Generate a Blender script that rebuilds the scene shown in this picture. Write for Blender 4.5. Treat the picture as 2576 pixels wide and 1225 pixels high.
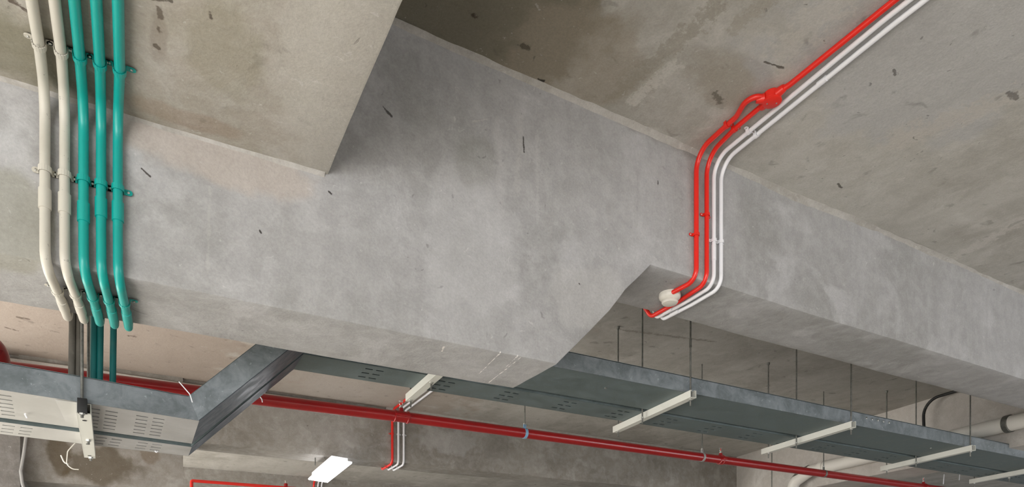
import bpy, bmesh, math, random
from mathutils import Vector, Matrix, noise

# ------------------------------------------------------------------ clearing
for o in list(bpy.data.objects):
    bpy.data.objects.remove(o)
S = bpy.context.scene
C = S.collection
random.seed(4)

# ------------------------------------------------------------------ camera
# world: origin at the lens, X along the main beam, Y across it, Z up; slab soffit 2 m above the lens
F = 1674.0
YAW = math.atan2(1674.0, 3072.0)
cs, sn = 3072/math.hypot(3072, 1674), 1674/math.hypot(3072, 1674)     # .878, .4785
cam_d = bpy.data.cameras.new('camera')
cam = bpy.data.objects.new('camera', cam_d); C.objects.link(cam)
cam.location = (0, 0, 0)
fwd = Vector((sn, cs, 0)); right = Vector((cs, -sn, 0)); up = Vector((0, 0, 1))
cam.rotation_euler = Matrix((right, up, -fwd)).transposed().to_euler()
cam_d.sensor_fit = 'HORIZONTAL'; cam_d.sensor_width = 36
cam_d.lens = 36*F/2576
cam_d.shift_y = (1500-612.5)/2576
cam_d.clip_start = .02; cam_d.clip_end = 200
S.camera = cam

# ------------------------------------------------------------------ world, lights, exposure
S.view_settings.view_transform = 'Standard'
S.view_settings.look = 'None'
S.view_settings.gamma = 1
S.view_settings.use_curve_mapping = False
S.view_settings.exposure = 0.03
S.cycles.max_bounces = 8
S.cycles.diffuse_bounces = 5

w = bpy.data.worlds.new('daylight'); S.world = w; w.use_nodes = True
bg = w.node_tree.nodes['Background']
bg.inputs[0].default_value = (0.93, 0.96, 1.0, 1)
bg.inputs[1].default_value = 0.45


def area(name, loc, target, sx, sy, power, col):
    d = bpy.data.lights.new(name, 'AREA'); d.shape = 'RECTANGLE'
    d.size = sx; d.size_y = sy; d.energy = power; d.color = col
    o = bpy.data.objects.new(name, d); C.objects.link(o)
    o.location = loc
    o.rotation_euler = (Vector(target)-Vector(loc)).to_track_quat('-Z', 'Y').to_euler()
    return o


# the open side of the garage behind and to the left of the camera
area('daylight_opening', (-4.6, -4.2, -0.2), (1.2, 2.2, 1.0), 5.0, 2.4, 280, (0.97, 0.975, 1.0))
# added cool area light lifting the right side, after the bluish daylight there
area('added_fill_right', (9.5, -3.2, -0.5), (5.5, 2.2, 1.4), 4.0, 2.0, 150, (0.92, 0.95, 1.0))
# added area light at far left, brightens the far soffits and cross beam
area('added_fill_far', (-6.6, 8.6, -0.7), (6.0, 6.5, 0.6), 6.0, 1.6, 430, (1.0, 0.97, 0.93))
# low sun reaching in under the slab from the left: it falls on the floor only and bounces up to the beams
sd_ = bpy.data.lights.new('low_sun', 'SUN'); sd_.energy = 32.0; sd_.angle = .01; sd_.color = (1, .98, .955)
so_ = bpy.data.objects.new('low_sun', sd_); C.objects.link(so_); so_.location = (-8, -5, 5)
so_.rotation_euler = Vector((.85*.857, .527*.857, -.515)).to_track_quat('-Z', 'Y').to_euler()


# ------------------------------------------------------------------ helpers
def prop(o, label=None, cat=None, group=None, kind=None):
    if label: o['label'] = label
    if cat: o['category'] = cat
    if group: o['group'] = group
    if kind: o['kind'] = kind
    return o


def at(x, y, X=None, Y=None, Z=None):
    """the point of the plane X=.., Y=.. or Z=.. seen at photograph position x, y"""
    u = (x-1288)/F; v = (1500-y)/F
    r = Vector((u*cs+sn, -u*sn+cs, v))
    t = X/r.x if X is not None else Y/r.y if Y is not None else Z/r.z
    return r*t


def empty(name, loc, label, cat, group=None):
    o = bpy.data.objects.new(name, None); C.objects.link(o)
    o.location = loc; o.empty_display_size = .05
    return prop(o, label, cat, group)


def link(name, bm, mat, parent=None, smooth=True):
    """bmesh in world coordinates -> one mesh object (children keep world placement)"""
    bmesh.ops.recalc_face_normals(bm, faces=bm.faces)
    me = bpy.data.meshes.new(name)
    bm.to_mesh(me); bm.free()
    me.materials.append(mat)
    if smooth:
        me.shade_smooth()
        try: me.set_sharp_from_angle(angle=math.radians(38))
        except Exception: pass
    o = bpy.data.objects.new(name, me); C.objects.link(o)
    if parent is not None:
        o.parent = parent
        base = parent; off = Vector((0, 0, 0))
        while base is not None:
            off += base.location; base = base.parent
        me.transform(Matrix.Translation(-off))
    return o


def fillet(pts, R, k=8):
    pts = [Vector(p) for p in pts]
    if not hasattr(R, '__len__'): R = [R]*len(pts)
    out = [pts[0]]
    for i in range(1, len(pts)-1):
        a, b, c = pts[i-1], pts[i], pts[i+1]
        d1 = (a-b); d2 = (c-b); l1 = d1.length; l2 = d2.length
        d1.normalize(); d2.normalize()
        ang = d1.angle(d2)
        if math.pi-ang < .02: out.append(b); continue
        tl = min(R[i]/math.tan(ang/2), l1*.49, l2*.49)
        r = tl*math.tan(ang/2)
        bis = (d1+d2).normalized()
        cen = b+bis*(r/math.sin(ang/2))
        s = b+d1*tl-cen; e = b+d2*tl-cen
        tot = s.angle(e)
        for j in range(k+1):
            f = j/k
            v = (s*math.sin((1-f)*tot)+e*math.sin(f*tot))/math.sin(tot)
            out.append(cen+v)
    out.append(pts[-1])
    return out


def tube(bm, pts, r, n=14, caps=True, flat=1.0):
    pts = [Vector(p) for p in pts]
    m = len(pts)
    rr = r if hasattr(r, '__len__') else [r]*m
    tan = []
    for i in range(m):
        t = (pts[min(i+1, m-1)]-pts[max(i-1, 0)])
        tan.append(t.normalized())
    ref = Vector((0, 0, 1)) if abs(tan[0].z) < .9 else Vector((1, 0, 0))
    nrm = (ref-tan[0]*ref.dot(tan[0])).normalized()
    rings = []
    for i in range(m):
        nrm = (nrm-tan[i]*nrm.dot(tan[i])).normalized()
        bn = tan[i].cross(nrm)
        rings.append([bm.verts.new(pts[i]+nrm*math.cos(a)*rr[i]+bn*math.sin(a)*rr[i]*flat)
                      for a in [2*math.pi*j/n for j in range(n)]])
    for i in range(m-1):
        for j in range(n):
            bm.faces.new((rings[i][j], rings[i][(j+1) % n], rings[i+1][(j+1) % n], rings[i+1][j]))
    if caps:
        bm.faces.new(rings[0]); bm.faces.new(rings[-1])
    return rings


def box(bm, c, ax, ay, az, bevel=0):
    """box of centre c and three half-extent vectors"""
    c = Vector(c); ax = Vector(ax); ay = Vector(ay); az = Vector(az)
    v = [bm.verts.new(c+ax*i+ay*j+az*k) for i in (-1, 1) for j in (-1, 1) for k in (-1, 1)]
    fs = [bm.faces.new([v[i] for i in q]) for q in ((0, 1, 3, 2), (4, 6, 7, 5), (0, 4, 5, 1), (2, 3, 7, 6), (0, 2, 6, 4), (1, 5, 7, 3))]
    if bevel:
        es = {e for f in fs for e in f.edges}
        bmesh.ops.bevel(bm, geom=list(es), offset=bevel, segments=2, affect='EDGES', profile=.7)


def bx(bm, x0, x1, y0, y1, z0, z1, bevel=0):
    box(bm, ((x0+x1)/2, (y0+y1)/2, (z0+z1)/2), ((x1-x0)/2, 0, 0), (0, (y1-y0)/2, 0), (0, 0, (z1-z0)/2), bevel)


def lathe(bm, c, axis, prof, n=24):
    """prof = [(radius, distance along axis)]"""
    c = Vector(c); a = Vector(axis).normalized()
    u = a.orthogonal().normalized(); v = a.cross(u)
    rings = []
    for r, h in prof:
        if r < 1e-6: rings.append([bm.verts.new(c+a*h)])
        else: rings.append([bm.verts.new(c+a*h+(u*math.cos(t)+v*math.sin(t))*r) for t in [2*math.pi*j/n for j in range(n)]])
    for p, q in zip(rings, rings[1:]):
        if len(p) == 1 and len(q) == 1: continue
        for j in range(n):
            k = (j+1) % n
            if len(p) == 1: bm.faces.new((p[0], q[j], q[k]))
            elif len(q) == 1: bm.faces.new((p[j], p[k], q[0]))
            else: bm.faces.new((p[j], p[k], q[k], q[j]))
    if len(rings[0]) > 1: bm.faces.new(rings[0])
    if len(rings[-1]) > 1: bm.faces.new(rings[-1])


# ------------------------------------------------------------------ materials
def srgb(r, g, b):
    f = lambda c: (c/255/12.92) if c/255 <= .04045 else ((c/255+.055)/1.055)**2.4
    return (f(r), f(g), f(b), 1)


class NT:
    def __init__(s, name):
        s.m = bpy.data.materials.new(name); s.m.use_nodes = True
        s.t = s.m.node_tree; s.n = s.t.nodes; s.b = s.n['Principled BSDF']
        s.geo = s.n.new('ShaderNodeNewGeometry')

    def add(s, typ, **kw):
        n = s.n.new(typ)
        for k, v in kw.items(): setattr(n, k, v)
        return n

    def l(s, a, b): s.t.links.new(a, b)

    def mapped(s, scale, loc=(0, 0, 0), rot=(0, 0, 0)):
        m = s.add('ShaderNodeMapping'); m.inputs['Scale'].default_value = scale
        m.inputs['Location'].default_value = loc; m.inputs['Rotation'].default_value = rot
        s.l(s.geo.outputs['Position'], m.inputs['Vector']); return m.outputs[0]

    def noise(s, vec, scale, detail=4, rough=.55, dist=0):
        n = s.add('ShaderNodeTexNoise'); n.inputs['Scale'].default_value = scale
        n.inputs['Detail'].default_value = detail; n.inputs['Roughness'].default_value = rough
        n.inputs['Distortion'].default_value = dist
        s.l(vec, n.inputs['Vector']); return n.outputs['Fac']

    def rng(s, val, a, b, c=0, d=1, smooth=True):
        n = s.add('ShaderNodeMapRange'); n.interpolation_type = 'SMOOTHSTEP' if smooth else 'LINEAR'
        for i, x in enumerate((a, b, c, d)): n.inputs[i+1].default_value = x
        s.l(val, n.inputs[0]); return n.outputs[0]

    def math(s, op, a, b=None):
        n = s.add('ShaderNodeMath', operation=op)
        for i, x in enumerate((a, b)):
            if x is None: continue
            if isinstance(x, (int, float)): n.inputs[i].default_value = x
            else: s.l(x, n.inputs[i])
        return n.outputs[0]

    def mix(s, fac, a, b, blend='MIX'):
        n = s.add('ShaderNodeMix', data_type='RGBA', blend_type=blend)
        if isinstance(fac, (int, float)): n.inputs[0].default_value = fac
        else: s.l(fac, n.inputs[0])
        for i, x in ((6, a), (7, b)):
            if isinstance(x, tuple): n.inputs[i].default_value = x
            else: s.l(x, n.inputs[i])
        return n.outputs[2]

    def bump(s, h, strength, dist=.01, prev=None):
        n = s.add('ShaderNodeBump'); n.inputs['Strength'].default_value = strength
        n.inputs['Distance'].default_value = dist; s.l(h, n.inputs['Height'])
        if prev is not None: s.l(prev, n.inputs['Normal'])
        return n.outputs[0]


def concrete(name, a, b, c, streak=(0, 0, 0), streak_amt=.3, seed=0.0, pits=.35, stains=(), wobble=.12, big=.9, spots=.0, lines=(), blotch=.38):
    """a base, b darker stain, c lighter wash; stains = [(centre, half sizes, colour, strength)]"""
    T = NT(name)
    P = T.mapped((1, 1, 1), (seed, seed*1.7, seed*.6))
    n1 = T.noise(P, big, 6, .6, .4)
    n2 = T.noise(P, big*3.7, 6, .62, .6)
    n3 = T.noise(P, 14, 5, .65, .3)
    n4 = T.noise(P, 130, 3, .7)
    col = T.mix(T.rng(n1, .38, .66), a, b)
    col = T.mix(T.math('MULTIPLY', T.rng(n2, .50, .68), .75), col, c)
    n5 = T.noise(T.mapped((1, 1, 1), (seed+7, 3, seed)), big*5, 5, .6, 1.2)
    col = T.mix(T.math('MULTIPLY', T.rng(n5, .52, .72), blotch), col, b)
    if streak_amt:
        sc = streak
        st = T.noise(T.mapped(sc, (seed, 0, 0)), 1.0, 5, .6, .25)
        col = T.mix(T.math('MULTIPLY', T.rng(st, .46, .66), streak_amt), col, c)
        st2 = T.noise(T.mapped(tuple(x*1.9 for x in sc), (seed+4, 2, 9)), 1.0, 4, .6, .2)
        col = T.mix(T.math('MULTIPLY', T.rng(st2, .54, .72), streak_amt*.9), col, b)
    # blotches
    col = T.mix(T.math('MULTIPLY', T.rng(n3, .35, .7), .14), col, T.mix(.5, c, (1, 1, 1, 1)))
    for cen, half, scol, strength in stains:
        nz = T.add('ShaderNodeTexNoise'); nz.inputs['Scale'].default_value = 6; nz.inputs['Detail'].default_value = 5
        T.l(T.geo.outputs['Position'], nz.inputs['Vector'])
        v1 = T.add('ShaderNodeVectorMath', operation='SUBTRACT'); T.l(T.geo.outputs['Position'], v1.inputs[0]); v1.inputs[1].default_value = cen
        v2 = T.add('ShaderNodeVectorMath', operation='DIVIDE'); T.l(v1.outputs[0], v2.inputs[0]); v2.inputs[1].default_value = half
        v3 = T.add('ShaderNodeVectorMath', operation='LENGTH'); T.l(v2.outputs[0], v3.inputs[0])
        d = T.math('ADD', v3.outputs['Value'], T.math('MULTIPLY', T.math('SUBTRACT', nz.outputs['Fac'], .5), 1.6))
        m = T.rng(d, 1.12, .72)
        col = T.mix(T.math('MULTIPLY', m, strength), col, scol)
    ln_noise = T.noise(P, 30, 5, .7) if lines else None
    for seg in lines:      # straight scratches / board marks between two points
        p, q, wd, scol, strength = seg
        p = Vector(p); q = Vector(q); dv = (q-p); L = dv.length; dv.normalize()
        v1 = T.add('ShaderNodeVectorMath', operation='SUBTRACT'); T.l(T.geo.outputs['Position'], v1.inputs[0]); v1.inputs[1].default_value = p
        dt = T.add('ShaderNodeVectorMath', operation='DOT_PRODUCT'); T.l(v1.outputs[0], dt.inputs[0]); dt.inputs[1].default_value = dv
        cl = T.add('ShaderNodeClamp'); T.l(dt.outputs['Value'], cl.inputs[0]); cl.inputs[1].default_value = 0; cl.inputs[2].default_value = L
        sc_ = T.add('ShaderNodeVectorMath', operation='SCALE'); sc_.inputs[0].default_value = dv; T.l(cl.outputs[0], sc_.inputs['Scale'])
        df = T.add('ShaderNodeVectorMath', operation='SUBTRACT'); T.l(v1.outputs[0], df.inputs[0]); T.l(sc_.outputs[0], df.inputs[1])
        ln = T.add('ShaderNodeVectorMath', operation='LENGTH'); T.l(df.outputs[0], ln.inputs[0])
        dd = T.math('ADD', ln.outputs['Value'], T.math('MULTIPLY', T.math('SUBTRACT', ln_noise, .5), wd*4.5))
        col = T.mix(T.math('MULTIPLY', T.rng(dd, wd, wd*.35), strength), col, scol)
    # small pits and specks
    pv = T.noise(T.mapped((1, 1, 1), (seed+2, 5, 1)), 26, 2, .5, .8)
    gate = T.rng(T.noise(P, 1.6, 2), .48, .6)
    pm = T.math('MULTIPLY', T.rng(pv, .70, .76), T.math('MULTIPLY', gate, pits))
    col = T.mix(pm, col, (.06, .055, .05, 1))
    if spots:
        sp = T.noise(T.mapped((1, 1, 1), (seed+9, 1, 4)), 9, 3, .55, .5)
        col = T.mix(T.math('MULTIPLY', T.rng(sp, .63, .72), spots), col, (.10, .095, .075, 1))
    # light worn flecks
    fl = T.noise(T.mapped((1, 1, 1), (seed+12, 8, 3)), 34, 3, .6, 1.0)
    col = T.mix(T.math('MULTIPLY', T.rng(fl, .66, .74), .35), col, (.62, .61, .60, 1))
    grain = T.rng(n4, .3, .7, .90, 1.08, False)
    hs = T.add('ShaderNodeHueSaturation'); T.l(col, hs.inputs['Color']); T.l(grain, hs.inputs['Value'])
    T.l(hs.outputs[0], T.b.inputs['Base Color'])
    T.b.inputs['Roughness'].default_value = .86
    T.b.inputs['Specular IOR Level'].default_value = .3
    h = T.bump(n2, .25, .02)
    h = T.bump(n3, .28, .008, h)
    h = T.bump(n4, .22, .0015, h)
    h = T.bump(pm, .5, -.004, h)
    T.l(h, T.b.inputs['Normal'])
    return T.m


def paint(name, col, rough=.35, worn=0.0, dirt=(.25, .24, .21, 1), dirt_amt=.15, coat=0.0):
    T = NT(name)
    P = T.mapped((1, 1, 1))
    n = T.noise(P, 7, 4, .6); n2 = T.noise(P, 60, 4, .7)
    c = T.mix(T.math('MULTIPLY', T.rng(n, .5, .75), dirt_amt), col, dirt)
    if worn: c = T.mix(T.math('MULTIPLY', T.rng(n2, .64, .70), worn), c, (.12, .11, .10, 1))
    T.l(c, T.b.inputs['Base Color'])
    T.b.inputs['Roughness'].default_value = rough
    T.b.inputs['Coat Weight'].default_value = coat
    T.b.inputs['Coat Roughness'].default_value = .15
    T.l(T.bump(n2, .08, .001), T.b.inputs['Normal'])
    return T.m


def galvanised(name, a, b, rough=.5, metal=.55, scale=9, fleck=.5):
    T = NT(name)
    P = T.mapped((1, 1, 1))
    v = T.add('ShaderNodeTexVoronoi'); v.inputs['Scale'].default_value = scale*9; T.l(P, v.inputs['Vector'])
    n = T.noise(P, scale, 6, .68, .6); n2 = T.noise(P, scale*5, 4, .7, .5)
    c = T.mix(T.rng(n, .35, .68), a, b)
    g = T.add('ShaderNodeSeparateColor'); T.l(v.outputs['Color'], g.inputs[0])
    c = T.mix(T.math('MULTIPLY', g.outputs[0], .22), c, b)
    c = T.mix(T.math('MULTIPLY', T.rng(n2, .62, .70), fleck), c, tuple(min(1, x*1.9+.03) for x in b[:3])+(1,))
    T.l(c, T.b.inputs['Base Color'])
    T.b.inputs['Metallic'].default_value = metal
    T.l(T.rng(n, .3, .7, rough-.08, rough+.12), T.b.inputs['Roughness'])
    T.l(T.bump(n2, .12, .002), T.b.inputs['Normal'])
    return T.m


CA, CB, CC = srgb(161, 160, 160), srgb(145, 144, 142), srgb(176, 175, 176)
M = {}
stain_face = [
    (at(520, 380, Y=2.235), (.30, .2, .09), srgb(176, 165, 155), .6),
    (at(30, 560, Y=2.235), (.10, .2, .14), srgb(140, 138, 122), .5),
    (at(1180, 620, Y=2.235), (.20, .2, .30), srgb(190, 189, 190), .35),
    (at(1500, 760, Y=2.235), (.22, .2, .16), srgb(186, 184, 182), .35),
    (at(1650, 300, Y=2.235), (.5, .2, .10), srgb(122, 118, 110), .5),
    (at(1200, 400, Y=2.235), (.10, .2, .10), srgb(120, 120, 112), .3),
]
line_face = [
    (at(1316, 345, Y=2.235), at(1318, 382, Y=2.235), .004, srgb(45, 42, 38), .9),
    (at(965, 270, Y=2.235), at(985, 292, Y=2.235), .006, srgb(45, 42, 38), .8),
    (at(356, 424, Y=2.235), at(378, 444, Y=2.235), .003, srgb(60, 55, 50), .9),
    (at(654, 580, Y=2.235), at(657, 586, Y=2.235), .004, srgb(40, 36, 32), .9),
    (at(828, 482, Y=2.235), at(834, 488, Y=2.235), .004, srgb(40, 36, 32), .9),
    (at(1655, 455, Y=2.235), at(1655, 466, Y=2.235), .003, srgb(60, 55, 50), .9),
    (at(1457, 714, Y=2.235), at(1459, 716, Y=2.235), .004, srgb(60, 55, 50), .9),
    (at(528, 470, Y=2.235), at(522, 690, Y=2.235), .006, srgb(182, 180, 176), .25),
    (at(1250, 300, Y=2.235), at(1262, 560, Y=2.235), .020, srgb(178, 176, 176), .35),
    (at(1310, 290, Y=2.235), at(1300, 480, Y=2.235), .018, srgb(176, 174, 172), .35),
    (at(1190, 305, Y=2.235), at(1225, 300, Y=2.235), .005, srgb(185, 182, 178), .6),
    (at(1350, 330, Y=2.235), at(1352, 560, Y=2.235), .010, srgb(180, 178, 178), .4),
    (at(1260, 885, Z=.925), at(1205, 940, Z=.925), .003, srgb(225, 222, 218), .9),
    (at(1310, 898, Z=.925), at(1230, 962, Z=.925), .003, srgb(225, 222, 218), .9),
    (at(1305, 892, Z=.925), at(1270, 925, Z=.925), .003, srgb(225, 222, 218), .9),
    (at(1116, 872, Z=.925), at(1112, 884, Z=.925), .004, srgb(220, 216, 210), .9),
    (at(1200, 876, Y=2.235), at(1262, 890, Y=2.235), .004, srgb(120, 114, 106), .8),
]
M['face'] = concrete('concrete_main_beam', CA, CB, CC, (5, 1, .9), .35, 1.0, .3, stain_face, lines=line_face)
M['soffit_left'] = concrete('concrete_side_beam', srgb(163, 156, 147), srgb(146, 142, 128), srgb(172, 168, 162), (3.4, .8, 1), .3, 5.3, .3, [
    (at(860, 150, Z=1.4), (.16, .6, .3), srgb(180, 177, 170), .55),
    (at(30, 120, Z=1.4), (.13, .14, .3), srgb(120, 116, 96), .6),
    (at(560, 130, Z=1.4), (.10, .2, .3), srgb(140, 135, 115), .4),
    (at(470, 300, Z=1.4), (.16, .05, .3), srgb(150, 136, 122), .6),
    (at(400, 90, Z=1.4), (.025, .09, .3), srgb(130, 120, 110), .4)], spots=.25,
    lines=[(at(25, 0, Z=1.4), at(75, 30, Z=1.4), .008, srgb(70, 55, 45), .8), (at(530, 33, Z=1.4), at(531, 46, Z=1.4), .005, srgb(70, 60, 52), .8),
           (at(397, 20, Z=1.4), at(405, 45, Z=1.4), .007, srgb(95, 85, 75), .8), (at(398, 70, Z=1.4), at(400, 80, Z=1.4), .006, srgb(90, 80, 70), .8),
           (at(390, 115, Z=1.4), at(398, 122, Z=1.4), .006, srgb(80, 70, 60), .8), (at(385, 0, Z=1.4), at(430, 4, Z=1.4), .006, srgb(70, 62, 56), .8)])
M['slab'] = concrete('concrete_slab', srgb(180, 177, 170), srgb(158, 154, 146), srgb(190, 187, 181), (2.2, .38, 1), .65, 2.2, .5, [
    (at(1250, 60, Z=2), (.40, .42, .3), srgb(100, 94, 76), .85),  # brown stain, deepened to paint in shade of the recess
    (at(1450, 150, Z=2), (.30, .25, .3), srgb(146, 136, 122), .6),
    (at(1840, 210, Z=2), (.20, .12, .3), srgb(146, 138, 126), .6),
    (at(2330, 120, Z=2), (.7, .45, .3), srgb(172, 172, 174), .5),
    (at(250, 860, Z=2), (1.4, 1.8, .3), srgb(168, 153, 142), .8),
    (at(900, 960, Z=2), (1.3, 2.6, .3), srgb(166, 154, 143), .7),
], spots=.35, lines=[
    (at(1596, 250, Z=2), at(1690, 165, Z=2), .045, srgb(188, 185, 178), .8),
    (at(2262, 350, Z=2), at(2500, 262, Z=2), .085, srgb(186, 181, 174), .7),
    (at(1990, 110, Z=2), at(2110, 0, Z=2), .10, srgb(186, 182, 175), .6),
    (at(2400, 650, Z=2), at(2640, 520, Z=2), .05, srgb(192, 188, 182), .7),
    (at(1560, 235, Z=2), at(1800, 20, Z=2), .05, srgb(142, 136, 124), .6),
    (at(1850, 70, Z=2), at(1930, 0, Z=2), .04, srgb(150, 144, 132), .5),
    (at(1355, 199, Z=2), at(1366, 203, Z=2), .007, srgb(35, 30, 26), .9),
    (at(1800, 235, Z=2), at(1812, 258, Z=2), .018, srgb(88, 82, 72), .7),
    (at(1925, 155, Z=2), at(1970, 172, Z=2), .006, srgb(70, 62, 52), .8),
    (at(1190, 38, Z=2), at(1196, 44, Z=2), .010, srgb(55, 45, 35), .8),
    (at(1318, 116, Z=2), at(1326, 120, Z=2), .013, srgb(60, 54, 42), .7),
    (at(2537, 232, Z=2), at(2560, 246, Z=2), .014, srgb(88, 84, 80), .7),
    (at(2248, 175, Z=2), at(2252, 190, Z=2), .006, srgb(80, 76, 72), .7),
    (at(2108, 462, Z=2), at(2116, 472, Z=2), .008, srgb(66, 60, 52), .8),
    (at(2262, 452, Z=2), at(2274, 448, Z=2), .012, srgb(190, 186, 180), .8),
    (at(2372, 592, Z=2), at(2395, 588, Z=2), .012, srgb(170, 166, 160), .8),
    (at(1960, 590, Z=2), at(1990, 560, Z=2), .003, srgb(150, 146, 140), .5),
    (at(45, 798, Z=2), at(70, 802, Z=2), .02, srgb(90, 76, 66), .7),
    (at(15, 824, Z=2), at(44, 832, Z=2), .015, srgb(80, 66, 56), .7),
    (at(325, 845, Z=2), at(340, 847, Z=2), .02, srgb(86, 72, 62), .8),
    (at(925, 1065, Z=2), at(930, 1070, Z=2), .02, srgb(86, 72, 62), .8),
    (at(1560, 830, Z=2), at(1800, 860, Z=2), .02, srgb(132, 126, 116), .6),
])
M['far'] = concrete('concrete_far_beam', srgb(146, 141, 134), srgb(126, 121, 114), srgb(163, 159, 154), (.9, 1, 2.6), .3, 8.1, .35, [
    (at(260, 1170, Y=6.8), (.32, .3, .16), srgb(92, 82, 66), .75),
    (at(150, 1140, Y=6.8), (.10, .3, .20), srgb(88, 76, 56), .75),
    (at(380, 1140, Y=6.8), (.08, .3, .10), srgb(118, 104, 88), .6),
    (at(850, 1090, Y=6.84), (.25, .3, .14), srgb(168, 164, 160), .4),
    (at(1130, 1110, Y=6.84), (.4, .3, .14), srgb(170, 168, 166), .5),
    (at(1250, 1120, Y=6.84), (.2, .3, .2), srgb(120, 116, 110), .4)], big=1.2)
M['cross'] = concrete('concrete_cross_beam', srgb(190, 184, 177), srgb(176, 170, 163), srgb(200, 196, 190), (1, 1, 1), .1, 11, .15)
M['column'] = concrete('concrete_column', srgb(132, 129, 126), srgb(116, 112, 108), srgb(142, 139, 136), (3, 3, .6), .3, 15, .2)
M['mortar'] = concrete('mortar_fillet', srgb(168, 164, 158), srgb(150, 146, 139), srgb(176, 172, 168), (3, 1, 1), .3, 21, .3, big=3)
M['floor'] = concrete('concrete_floor', srgb(200, 197, 190), srgb(186, 183, 177), srgb(208, 205, 200), (1, 1, 1), .2, 31, .1)
M['teal'] = paint('teal_paint', srgb(4, 150, 142), .42, 0, (.0, .18, .16, 1), .25, .15)
M['cream'] = paint('cream_paint', srgb(190, 186, 175), .5, .45, srgb(170, 164, 152), .45)
M['white'] = paint('white_pvc', srgb(232, 232, 236), .38, .12, srgb(205, 205, 206), .3)
M['red'] = paint('red_paint', srgb(226, 38, 26), .36, 0, srgb(196, 26, 20), .3, .2)
M['main_red'] = paint('dark_red_enamel', srgb(146, 14, 18), .30, 0, srgb(118, 12, 14), .4, .3)
M['galv'] = galvanised('galvanised_steel', srgb(108, 116, 119), srgb(142, 149, 154), .5, .3, 9, .45)
M['galv_dark'] = galvanised('weathered_galvanised_steel', srgb(94, 106, 106), srgb(112, 124, 126), .55, .3, 12, .25)
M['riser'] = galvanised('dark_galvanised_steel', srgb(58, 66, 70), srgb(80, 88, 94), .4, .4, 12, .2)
M['shade_grey'] = galvanised('shade_grey_steel', srgb(96, 92, 84), srgb(112, 108, 100), .55, .2, 12, .1)  # grey for the drops with their shade mixed in; also colours the drain elbow
M['teal_shaded'] = paint('shaded_teal_paint', srgb(0, 100, 98), .5)  # teal darkened to hold the shade the drops stand in
M['tray_pale'] = galvanised('pale_coated_steel', srgb(176, 175, 170), srgb(188, 187, 183), .5, .05, 4, .1)
M['tray_mid'] = galvanised('grey_coated_steel', srgb(146, 145, 142), srgb(164, 163, 162), .5, .05, 6, .2)
M['strut'] = paint('bright_strut_steel', srgb(206, 206, 198), .45, 0, srgb(180, 180, 172), .3)
M['rod'] = galvanised('threaded_rod_steel', srgb(96, 96, 92), srgb(130, 130, 124), .45, .5, 30, .2)
M['black'] = paint('black_rubber', srgb(20, 20, 20), .5)
M['screw'] = galvanised('zinc_screw', srgb(170, 170, 165), srgb(210, 210, 205), .3, .8, 30, .2)
M['brass'] = galvanised('chromed_brass', srgb(190, 190, 185), srgb(225, 225, 220), .25, .8, 30, .2)
M['plastic'] = paint('ivory_plastic', srgb(214, 210, 200), .4, .1, srgb(190, 186, 174), .3)
M['blue'] = paint('blue_tape', srgb(120, 160, 190), .4)
M['trunk'] = paint('grey_trunking', srgb(184, 174, 166), .5, 0, srgb(160, 150, 142), .4)
M['bigpipe'] = paint('white_drain_pvc', srgb(226, 222, 214), .4, 0, srgb(205, 200, 192), .35)
T = NT('lamp_diffuser'); T.b.inputs['Emission Color'].default_value = (.95, .97, 1, 1); T.b.inputs['Emission Strength'].default_value = 9
T.b.inputs['Base Color'].default_value = (.9, .9, .9, 1); M['lamp'] = T.m


# ------------------------------------------------------------------ concrete frame
def wob(p, amp, sc=1.7, seed=0.0):
    q = Vector(p)*sc+Vector((seed, seed*2, seed*3))
    return Vector((noise.noise(q), noise.noise(q+Vector((31, 7, 3))), noise.noise(q+Vector((5, 19, 53)))))*amp


def loft(name, stations, mat, amp=.004, parent=None, kind='structure', fine=.0012, seed=0.0):
    """stations = list of closed point loops, equal counts"""
    bm = bmesh.new(); rows = []
    for loop in stations:
        rows.append([bm.verts.new(Vector(p)+wob(p, amp, 1.7, seed)+wob(p, fine, 14, seed)) for p in loop])
    n = len(rows[0])
    for a, b in zip(rows, rows[1:]):
        for j in range(n):
            k = (j+1) % n
            bm.faces.new((a[j], a[k], b[k], b[j]))
    bm.faces.new(rows[0]); bm.faces.new(rows[-1])
    o = link(name, bm, mat, parent)
    return prop(o, kind=kind)


def beam_loop(y0, y1, zb, zt, nf=9, ns=6, r=.006):
    """cross-section at one station as (y, z): front face down, rounded arris, soffit, back up"""
    L = [(y0, zt+(zb+r-zt)*i/nf) for i in range(nf+1)]
    L += [(y0+r*.3, zb+r*.3)]
    L += [(y0+r+(y1-y0-2*r)*i/ns, zb) for i in range(ns+1)]
    L += [(y1-r*.3, zb+r*.3)]
    L += [(y1, zb+r+(zt-zb-r)*i/3) for i in range(4)]
    return L


def frange(a, b, s):
    n = max(1, int(round((b-a)/s)))
    return [a+(b-a)*i/n for i in range(n+1)]


# main beam with its haunch
def zb_main(x):
    k = [(-9, .925), (1.42, .925), (1.56, 1.066), (1.68, 1.188), (1.76, 1.290), (1.90, 1.43), (12, 1.43)]
    for (a, za), (b, zb) in zip(k, k[1:]):
        if a <= x <= b: return za+(zb-za)*(x-a)/(b-a)
    return 1.43


st = []
for x in frange(-4.0, 1.42, .06)+frange(1.44, 1.90, .02)+frange(1.96, 9, .06):
    st.append([(x, y, z) for y, z in beam_loop(2.235, 2.60, zb_main(x), 2.06, 16, 6)])
mb = loft('main_concrete_beam', st, M['face'])
prop(mb, 'grey concrete beam running across the picture with a sloping haunch in its underside')

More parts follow.
